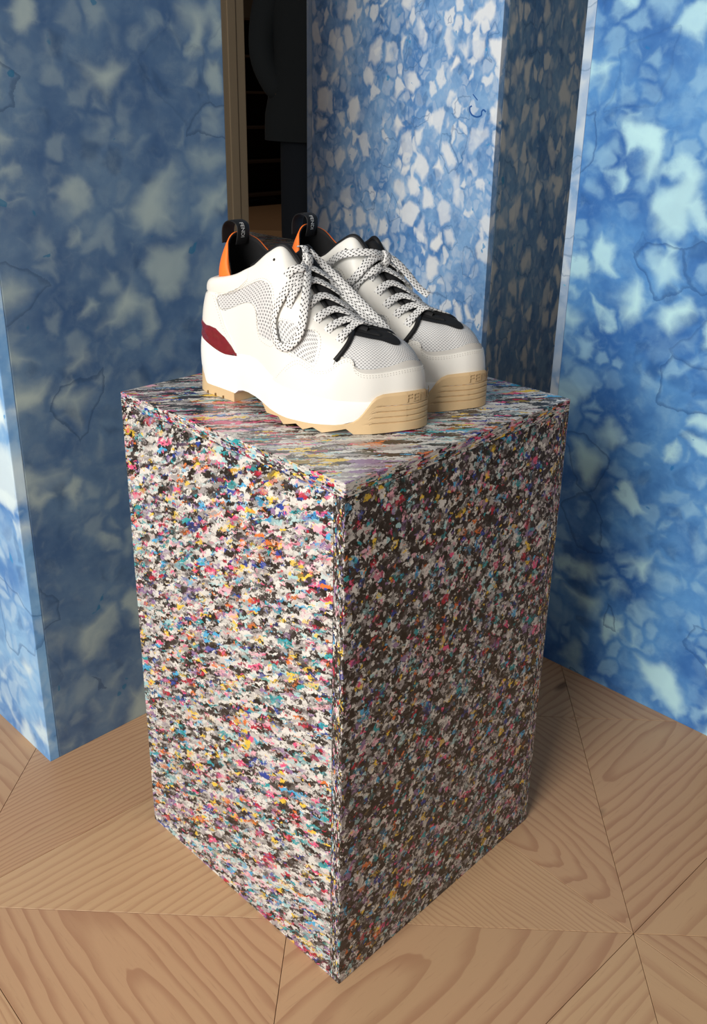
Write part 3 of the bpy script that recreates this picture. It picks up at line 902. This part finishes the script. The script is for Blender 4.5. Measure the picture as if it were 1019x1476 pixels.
    for sgn in (1, -1):
        for i in range(len(p)):
            for k in range(K):
                a = -1+2*k/(K-1)
                q = p[i]+np.array([0, a*ww[i]/2, 0])-nn[i]*(.0085*a*a)+sgn*nn[i]*.0035*math.sqrt(max(0, 1-a**4))
                v.append(q)
    M = len(p)*K
    for i in range(len(p)-1):
        for k in range(K-1):
            f.append((i*K+k, i*K+k+1, (i+1)*K+k+1, (i+1)*K+k)); f.append((M+i*K+k+1, M+i*K+k, M+(i+1)*K+k, M+(i+1)*K+k+1))
    e = (len(p)-1)*K
    for k in range(K-1): f.append((e+k, e+k+1, M+e+k+1, M+e+k))
    sh.mesh('tongue', v, f, BLACK)
    # --- inner sock rising out of the heel
    rim = np.array([(.0815, -.0302, .146), (.0768, -.0302, .163), (.0745, -.0290, .1785), (.0695, -.0235, .1892), (.0655, -.0120, .1960), (.0650, 0, .1970), (.0690, .0120, .1932), (.0775, .0205, .1870), (.0890, .0260, .1745), (.106, .0300, .163)])
    
    sb = np.array([.285, .25, .20, .14, .07, 0, -.07, -.15, -.24, -.36])
    base = row(sb)[:, 3:6]*np.array([1, .90, 1])+np.array([.0045, 0, -.008])*np.array([[max(0, 1-abs(q)/.34), 0, 1] for q in sb])
    ctrl = base*.55+rim*.45; out = base-np.array([.075, 0, 0]); out[:, 2] = 0
    out /= np.linalg.norm(out, axis=1, keepdims=True)
    ctrl = ctrl+out*np.array([.002, .006, .009, .010, .010, .010, .009, .008, .006, .003])[:, None]
    R_, B_, C_ = dense(rim, 6), dense(base, 6), dense(ctrl, 6)
    N = len(R_); M = 12
    def sheet(inset):
        v = []
        for j in range(M):
            t = j/(M-1)
            q = (1-t)**2*B_+2*t*(1-t)*C_+t*t*R_
            o = q-np.array([.075, 0, 0]); o[:, 2] = 0; o /= np.linalg.norm(o, axis=1, keepdims=True)+1e-9
            v.append(q-o*inset)
        return v
    f = [(j*N+i, j*N+i+1, (j+1)*N+i+1, (j+1)*N+i) for j in range(M-1) for i in range(N-1)]
    vo = np.concatenate(sheet(0)); vi = np.concatenate(sheet(.0035))
    vi.reshape(M, N, 3)[-1, :, 2] -= .0004
    osk = sh.mesh('inner_sock', np.concatenate([vo, vo[-N:]*.55+vi[-N:]*.45]), f+[((M-1)*N+i, (M-1)*N+i+1, M*N+i+1, M*N+i) for i in range(N-1)], ORANGE)
    osk['label'] = 'bright orange outside of the sock collar'
    sh.mesh('sock_lining', np.concatenate([vi, vo[-N:]*.55+vi[-N:]*.45, vo[0::N][:M], vi[0::N][:M]]), f+[((M-1)*N+i, (M-1)*N+i+1, M*N+i+1, M*N+i) for i in range(N-1)]
            + [(M*N+N+j, M*N+N+j+1, M*N+N+M+j+1, M*N+N+M+j) for j in range(M-1)], BLACK, parent=osk)
    # --- pull loop with lettering
    lp = np.array([(.0672, .001, .182), (.0698, .001, .190), (.0712, .001, .1985), (.0695, .001, .2055), (.0630, .001, .2090), (.0550, .001, .2090), (.0480, .001, .2050), (.0445, .001, .197), (.0440, .001, .182)])
    ln = np.array([(1, 0, -.2), (1, 0, -.2), (1, 0, .1), (.8, 0, .6), (.25, 0, 1), (-.25, 0, 1), (-.85, 0, .5), (-1, 0, .1), (-1, 0, 0)])
    loop = sh.ribbon('pull_loop', lp, ln, BLACKTAPE, .0205, .0014)
    tv, tf = text_tris('FENDI', .0064)
    pp, qq = dense(lp, 12), dense(ln, 12); qq /= np.linalg.norm(qq, axis=1, keepdims=True)
    LL = np.concatenate([[0], np.cumsum(np.linalg.norm(np.diff(pp, axis=0), axis=1))])
    d = .0180-tv[:, 0]*1.0                      # reads downwards along the front strand
    on = np.stack([np.interp(d, LL, (pp+qq*.0013)[:, k]) for k in range(3)], 1)
    on[:, 1] += -.0020+tv[:, 1]*1.25
    sh.mesh('lettering', on, tf, PRINT, False, None, loop)
    # --- eyelets
    for s, t in ((.479, .735), (2-.479, .735)):
        c = spt(s, t, .0016); n = snormal(s, t); a = np.cross(n, [0, 0, 1.]); a /= np.linalg.norm(a); b = np.cross(n, a)
        sh.mesh('eyelet', [c+(a*math.cos(h)+b*math.sin(h))*.0016*k+n*d for k, d in ((1, .0003), (.55, -.0002)) for h in np.linspace(0, 2*math.pi, 12, endpoint=False)],
                [(i, (i+1) % 12, 12+(i+1) % 12, 12+i) for i in range(12)]+[tuple(range(12, 24))], BLACKTAPE, False)
    # --- stitching
    st = []
    for k in (1.0,):
        for wdw, g in ((WIN_A, 1.10), (WIN_B, 1.11)):
            p = np.array(wdw); c = p.mean(0); q = c+(p-c)*g
            q = chaikin(q, 1); q = np.concatenate([q, q[:1]])
            st.append((q[::2], .0016)); st.append((mir(q[::2]), .0016))
    cl = np.array(CAPLINE); c1 = cl-np.array([0, .022]); c2 = cl-np.array([0, .044])
    st.append((c1[c1[:, 1] > .02], .0028)); st.append((c2[c2[:, 1] > .02], .0028))
    h2 = np.array(hd)-np.array([.010, 0]); st.append((h2[:-1], .0026)); st.append((h2[:-1]*np.array([-1, 1]), .0026))
    cc = np.array([(.36, .68), (.315, .605), (.273, .575), (.23, .572)]); st.append((cc, .0017)); st.append((mir(cc), .0017))
    sh.stitches(st, THREAD)
    # --- laces
    lace_plan(sh)
    return sh

def P_on(L):   # (s,t,offset) -> point and normal
    a = np.array(L, float); return spt(a[:, 0], a[:, 1], a[:, 2]), snormal(a[:, 0], a[:, 1])
BARS = [(.747, .685, 0), (.703, .725, .0), (.665, .705, 0), (.632, .71, .0), (.598, .72, 0), (.570, .74, 0)]
def lace_bars(sh, top=6):
    for i, (s, t, _) in enumerate(BARS[:top]):
        p0, n0 = spt(s, t-.02, .0006), snormal(s, t-.02); p1, n1 = spt(s+.004, t+.09, .0036), snormal(s, t+.09)
        m = 2-s-.004
        p5, n5 = spt(m, t-.02, .0006), snormal(m, t-.02); p4, n4 = spt(m-.004, t+.09, .0036), snormal(m, t+.09)
        TL, TM = row(s+.012)[3:6], row(m-.012)[3:6]; mid = (TL+TM)/2
        k = np.array([.55, 0, .83]) if i > 0 else np.array([.25, 0, .97])
        e2, e3 = TL*.8+mid*.2+k*.0085, TM*.8+mid*.2+k*.0085
        c = mid+k*.0105
        sh.ribbon('lace_bar', [p0, p1, e2, c, e3, p4, p5], [n0, n0*.7+k*.3, k+n0*.3, k, k+n5*.3, n5*.7+k*.3, n5], LACE)
def plan_front(sh):
    lace_bars(sh)
    # lower side strand from the lone eyelet up to the knot
    p, n = P_on([(.566, .47, .001), (.578, .58, .004), (.590, .75, .0045), (.594, .92, .005)]); sh.ribbon('lace_bar', p, n, LACE)
    K = np.array([.1835, -.0110, .1765])
    kn = np.array([.8, -.35, .5])
    # knot: wrapped short ribbon
    sh.ribbon('lace_knot', [K+np.array(d) for d in ((-.006, .007, .004), (.001, .004, .0075), (.0055, 0, .003), (.006, -.004, -.004), (.000, -.006, -.007))],
              [(-.2, .5, 1), (.4, .3, 1), (1, 0, .4), (1, -.4, -.2), (.4, -.6, -.8)], LACE, .0105, .0028)
    # drooping loop over the side panel
    L = [(.580, .86, .0065), (.552, .55, .0055), (.514, .36, .0050), (.512, .275, .0045), (.536, .218, .0050), (.582, .245, .0055), (.620, .36, .0060), (.630, .50, .0070), (.618, .68, .0085), (.600, .86, .010)]
    p, n = P_on(L); a = np.array(K)
    tw = np.array([[.9, -.3, .4]])
    # the ribbon stands half on edge at the sides of the loop
    sh.ribbon('lace_loop', np.concatenate([[a], p, [a+np.array([.002, 0, .001])]]), np.concatenate([tw, n, tw]), LACE, .0094, .0021)
    p, n = P_on([(.579, .88, .011), (.560, .76, .0085), (.546, .655, .0055)])
    sh.ribbon('lace_end', np.concatenate([[a], p]), np.concatenate([[kn], n]), LACE)
    # long loop pulled tight down the inner side: two strands joined at the bottom
    q1 = [(.1700, .001, .1835), (.1960, .012, .1560), (.2290, .0235, .1290), (.2575, .031, .1015)]
    q2 = [(.2650, .0345, .0985), (.2640, .038, .1040), (.2310, .0285, .1335), (.1985, .018, .1620), (.1715, .006, .1855)]
    nm = (.62, -.42, .66)
    sh.ribbon('lace_loop', q1+q2, [nm]*4+[(.8, -.3, -.2)]+[nm]*4, LACE, .0098, .0020)
    sh.ribbon('lace_end', [(.1600, .004, .1895), (.1690, .002, .1905), (.1765, -.003, .1835), (.182, -.009, .1780)], [(.5, 0, 1), (.6, 0, .9), (.8, 0, .6), (.8, -.2, .5)], LACE)
def plan_back(sh):
    lace_bars(sh)
    p, n = P_on([(.540, .44, .001), (.556, .53, .004), (.580, .66, .0055), (.598, .80, .008), (.604, .94, .010)]); sh.ribbon('lace_bar', p, n, LACE)
    K = np.array([.1925, -.0040, .1690])
    sh.ribbon('lace_knot', [K+np.array(d) for d in ((-.007, .006, .003), (.000, .004, .0070), (.0055, 0, .003), (.006, -.004, -.004), (.000, -.006, -.007))],
              [(-.2, .5, 1), (.4, .3, 1), (1, 0, .4), (1, -.4, -.2), (.4, -.6, -.8)], LACE, .0105, .0028)
    L = [(.584, .94, .012), (.570, .70, .0105), (.547, .55, .008), (.485, .42, .006), (.428, .45, .0055), (.386, .565, .006), (.413, .62, .007), (.472, .66, .0085), (.525, .72, .010), (.572, .90, .013)]
    p, n = P_on(L); tw = np.array([[.8, -.3, .5]])
    sh.ribbon('lace_loop', np.concatenate([[K], p, [K+np.array([.001, 0, .003])]]), np.concatenate([tw, n, tw]), LACE, .0098, .0020)
    # short end over the top of the side panel
    sh.ribbon('lace_end', [tuple(K), (.1943, -.006, .1735), (.1835, -.013, .1760), (.1732, -.0190, .1725), (.1620, -.0265, .1635)],
              [(.3, 0, 1), (.2, 0, 1), (0, -.2, 1), (-.2, -.4, .9), (-.3, -.5, .8)], LACE)
    # open little loop and the long end hanging over the far side
    sh.ribbon('lace_loop', [tuple(K), (.1823, .010, .1565), (.1937, .013, .1585), (.2020, .014, .1535), (.1945, .0125, .1475), (.1835, .012, .1492)],
              [(.5, -.2, .8), (0, 0, 1), (.3, 0, .9), (1, 0, .2), (.4, 0, -1), (0, 0, -1)], LACE, .0070, .0016)
    sh.ribbon('lace_end', [tuple(K), (.1985, .003, .1695), (.2055, .011, .1610), (.2130, .020, .1485), (.2225, .0285, .1335), (.2335, .0345, .1248)],
              [(.5, -.1, .9), (.6, -.25, .75), (.66, -.4, .6), (.68, -.42, .6), (.66, -.42, .6), (.62, -.42, .66)], LACE, .0098, .0020)
build_shoe((.115, .372, .6803), math.radians(5), 'chunky white sneaker nearer the plinth front, with a big drooping lace loop', plan_front)
build_shoe((.228, .373, .6803), math.radians(5), 'chunky white sneaker behind the other, its lace end hanging over the far side', plan_back)

# ---------------------------------------------------------------- the dim room beyond: person and cabinet
def skin_mesh(name, joints, bones, m, parent, sub=2, root=0):
    """one continuous surface grown round a skeleton: joints = (x,y,z,rx,ry)"""
    me = bpy.data.meshes.new(name)
    me.from_pydata([j[:3] for j in joints], bones, [])
    o = bpy.data.objects.new(name, me); COL.objects.link(o)
    sk = o.modifiers.new('skin', 'SKIN'); sk.use_smooth_shade = True
    for i, j in enumerate(joints):
        me.skin_vertices[0].data[i].radius = (j[3], j[4] if len(j) > 4 else j[3])
        me.skin_vertices[0].data[i].use_root = (i == root)
    sb = o.modifiers.new('sub', 'SUBSURF'); sb.levels = sub; sb.render_levels = sub
    dg = bpy.context.evaluated_depsgraph_get()
    nm = bpy.data.meshes.new_from_object(o.evaluated_get(dg))
    bpy.data.objects.remove(o)
    nm.name = name; nm.materials.clear(); nm.materials.append(m)
    r = bpy.data.objects.new(name, nm); COL.objects.link(r); r.parent = parent
    return r
def build_person():
    # local +x = the way the person faces
    root = empty('person', (1.85, 1.955, 0), math.radians(228))
    tag(root, 'person in dark coat and trousers, hands in pockets, standing in the dim gap', 'person')
    skin = plain('skin', (.36, .20, .13), .55, .4, .05, 60)
    coat = plain('dark_coat', (.010, .013, .015), .85, .2, .2, 400, .1)
    trou = plain('dark_trousers', (.008, .011, .016), .85, .2, .2, 400, .1)
    J = [(0, 0, .96, .115, .15), (0, 0, 1.12, .10, .135), (0, 0, 1.30, .11, .16), (0, 0, 1.43, .07, .10), (.005, 0, 1.50, .05, .05), (.02, 0, 1.58, .075, .068), (.02, 0, 1.66, .085, .075), (.01, 0, 1.71, .055, .05)]
    B = [(i, i+1) for i in range(7)]
    for s in (1, -1):
        k = len(J)
        J += [(0, s*.17, 1.40, .055), (-.045, s*.235, 1.14, .040), (.04, s*.18, 1.03, .030), (.07, s*.155, .975, .028),
              (0, s*.095, .88, .085), (.01, s*.10, .50, .058), (-.01, s*.10, .10, .040), (.10, s*.115, .035, .036), (.17, s*.12, .028, .025)]
        B += [(3, k), (k, k+1), (k+1, k+2), (k+2, k+3), (0, k+4), (k+4, k+5), (k+5, k+6), (k+6, k+7), (k+7, k+8)]
        # four fingers and a thumb, lightly curled inside the pocket
        for q, (dy, L) in enumerate(((-.024, .062), (-.008, .072), (.008, .068), (.024, .052))):
            n = len(J)
            J += [(.080+dy*.2, s*.150+dy, .955, .009), (.088, s*.147+dy, .955-L*.5, .0085), (.086, s*.145+dy, .955-L, .0075)]
            B += [(k+3, n), (n, n+1), (n+1, n+2)]
        n = len(J); J += [(.092, s*.128, .970, .010), (.102, s*.118, .945, .009)]; B += [(k+3, n), (n, n+1)]
    body = skin_mesh('body', J, B, skin, root, 2)
    bm = bmesh.new(); bmesh.ops.create_uvsphere(bm, u_segments=16, v_segments=10, radius=.1)
    for v in bm.verts:
        v.co = Vector((v.co.x*.92+.004, v.co.y*.86, v.co.z*.95+1.685))
        if v.co.x > .055 and v.co.z < 1.72: v.co.x = .055
    bm_obj('hair', bm, plain('dark_hair', (.02, .014, .010), .7, .3, .2, 200), root, True)
    for nm, pts, r, m in (('nose', [(.092, 0, 1.645), (.112, 0, 1.620), (.098, 0, 1.612)], .010, skin), ('mouth', [(.088, -.02, 1.585), (.094, 0, 1.583), (.088, .02, 1.585)], .006, plain('lips', (.30, .12, .10), .5))):
        skin_mesh(nm, [(*p, r) for p in pts], [(0, 1), (1, 2)], m, root, 1)
    for s in (1, -1):
        bm = bmesh.new(); bmesh.ops.create_uvsphere(bm, u_segments=10, v_segments=8, radius=.012)
        for v in bm.verts: v.co += Vector((.090, s*.032, 1.655))
        bm_obj('eye', bm, plain('eye', (.5, .5, .5), .2), root, True)
        skin_mesh('ear', [(.01, s*.078, 1.665, .010), (.0, s*.086, 1.64, .012), (.008, s*.080, 1.615, .008)], [(0, 1), (1, 2)], skin, root, 1)
        # sleeves end in the pockets of the coat
        skin_mesh('trouser_leg', [(0, s*.085, .97, .105), (.01, s*.10, .55, .088), (-.005, s*.10, .07, .078)], [(0, 1), (1, 2)], trou, root, 2)
        skin_mesh('shoe', [(-.05, s*.10, .045, .045), (.05, s*.108, .045, .045), (.15, s*.118, .035, .040), (.20, s*.12, .030, .028)], [(0, 1), (1, 2), (2, 3)], plain('black_shoe', (.01, .01, .01), .4), root, 2)
    # coat: lofted round the trunk, hem below the hips, sleeves running into the side pockets
    rings = [(.865, .160, .234), (.89, .159, .234), (.95, .155, .232), (1.05, .145, .212), (1.15, .138, .198), (1.28, .138, .205), (1.38, .125, .205), (1.44, .095, .150), (1.475, .070, .082), (1.50, .066, .070)]
    v = []; f = []; K = 28
    for z, rx, ry in rings:
        for k in range(K):
            h = 2*math.pi*k/K; fold = 1+.018*math.sin(5*h+z*3)*(1.5-z)
            v.append((rx*math.cos(h)*fold, ry*math.sin(h)*fold, z))
    for i in range(len(rings)-1):
        for k in range(K): f.append((i*K+k, i*K+(k+1) % K, (i+1)*K+(k+1) % K, (i+1)*K+k))
    mesh_obj('coat', v, f, coat, root, True)
    for s in (1, -1):
        skin_mesh('sleeve', [(0, s*.165, 1.41, .072), (-.03, s*.225, 1.26, .064), (-.050, s*.240, 1.14, .060), (.0, s*.205, 1.07, .056), (.055, s*.165, 1.00, .050)], [(0, 1), (1, 2), (2, 3), (3, 4)], coat, root, 2)
build_person()
def build_cabinet():
    root = empty('bookcase', (4.55, 6.45, 0)); tag(root, 'dark wooden open bookcase against the far wall of the dim back room', 'bookcase')
    m = plain('dark_wood', (.045, .027, .018), .55, .4, .25, 25)
    box_obj('back_panel', (.02, .34, .08), (1.18, .36, 1.58), m, root, .002)
    for x in (0, 1.18): box_obj('side_panel', (x, 0, 0), (x+.022, .36, 1.6), m, root, .003)
    for i in range(6): box_obj('shelf', (.023, .01, .08+i*.30), (1.179, .339, .102+i*.30), m, root, .003)
build_cabinet()
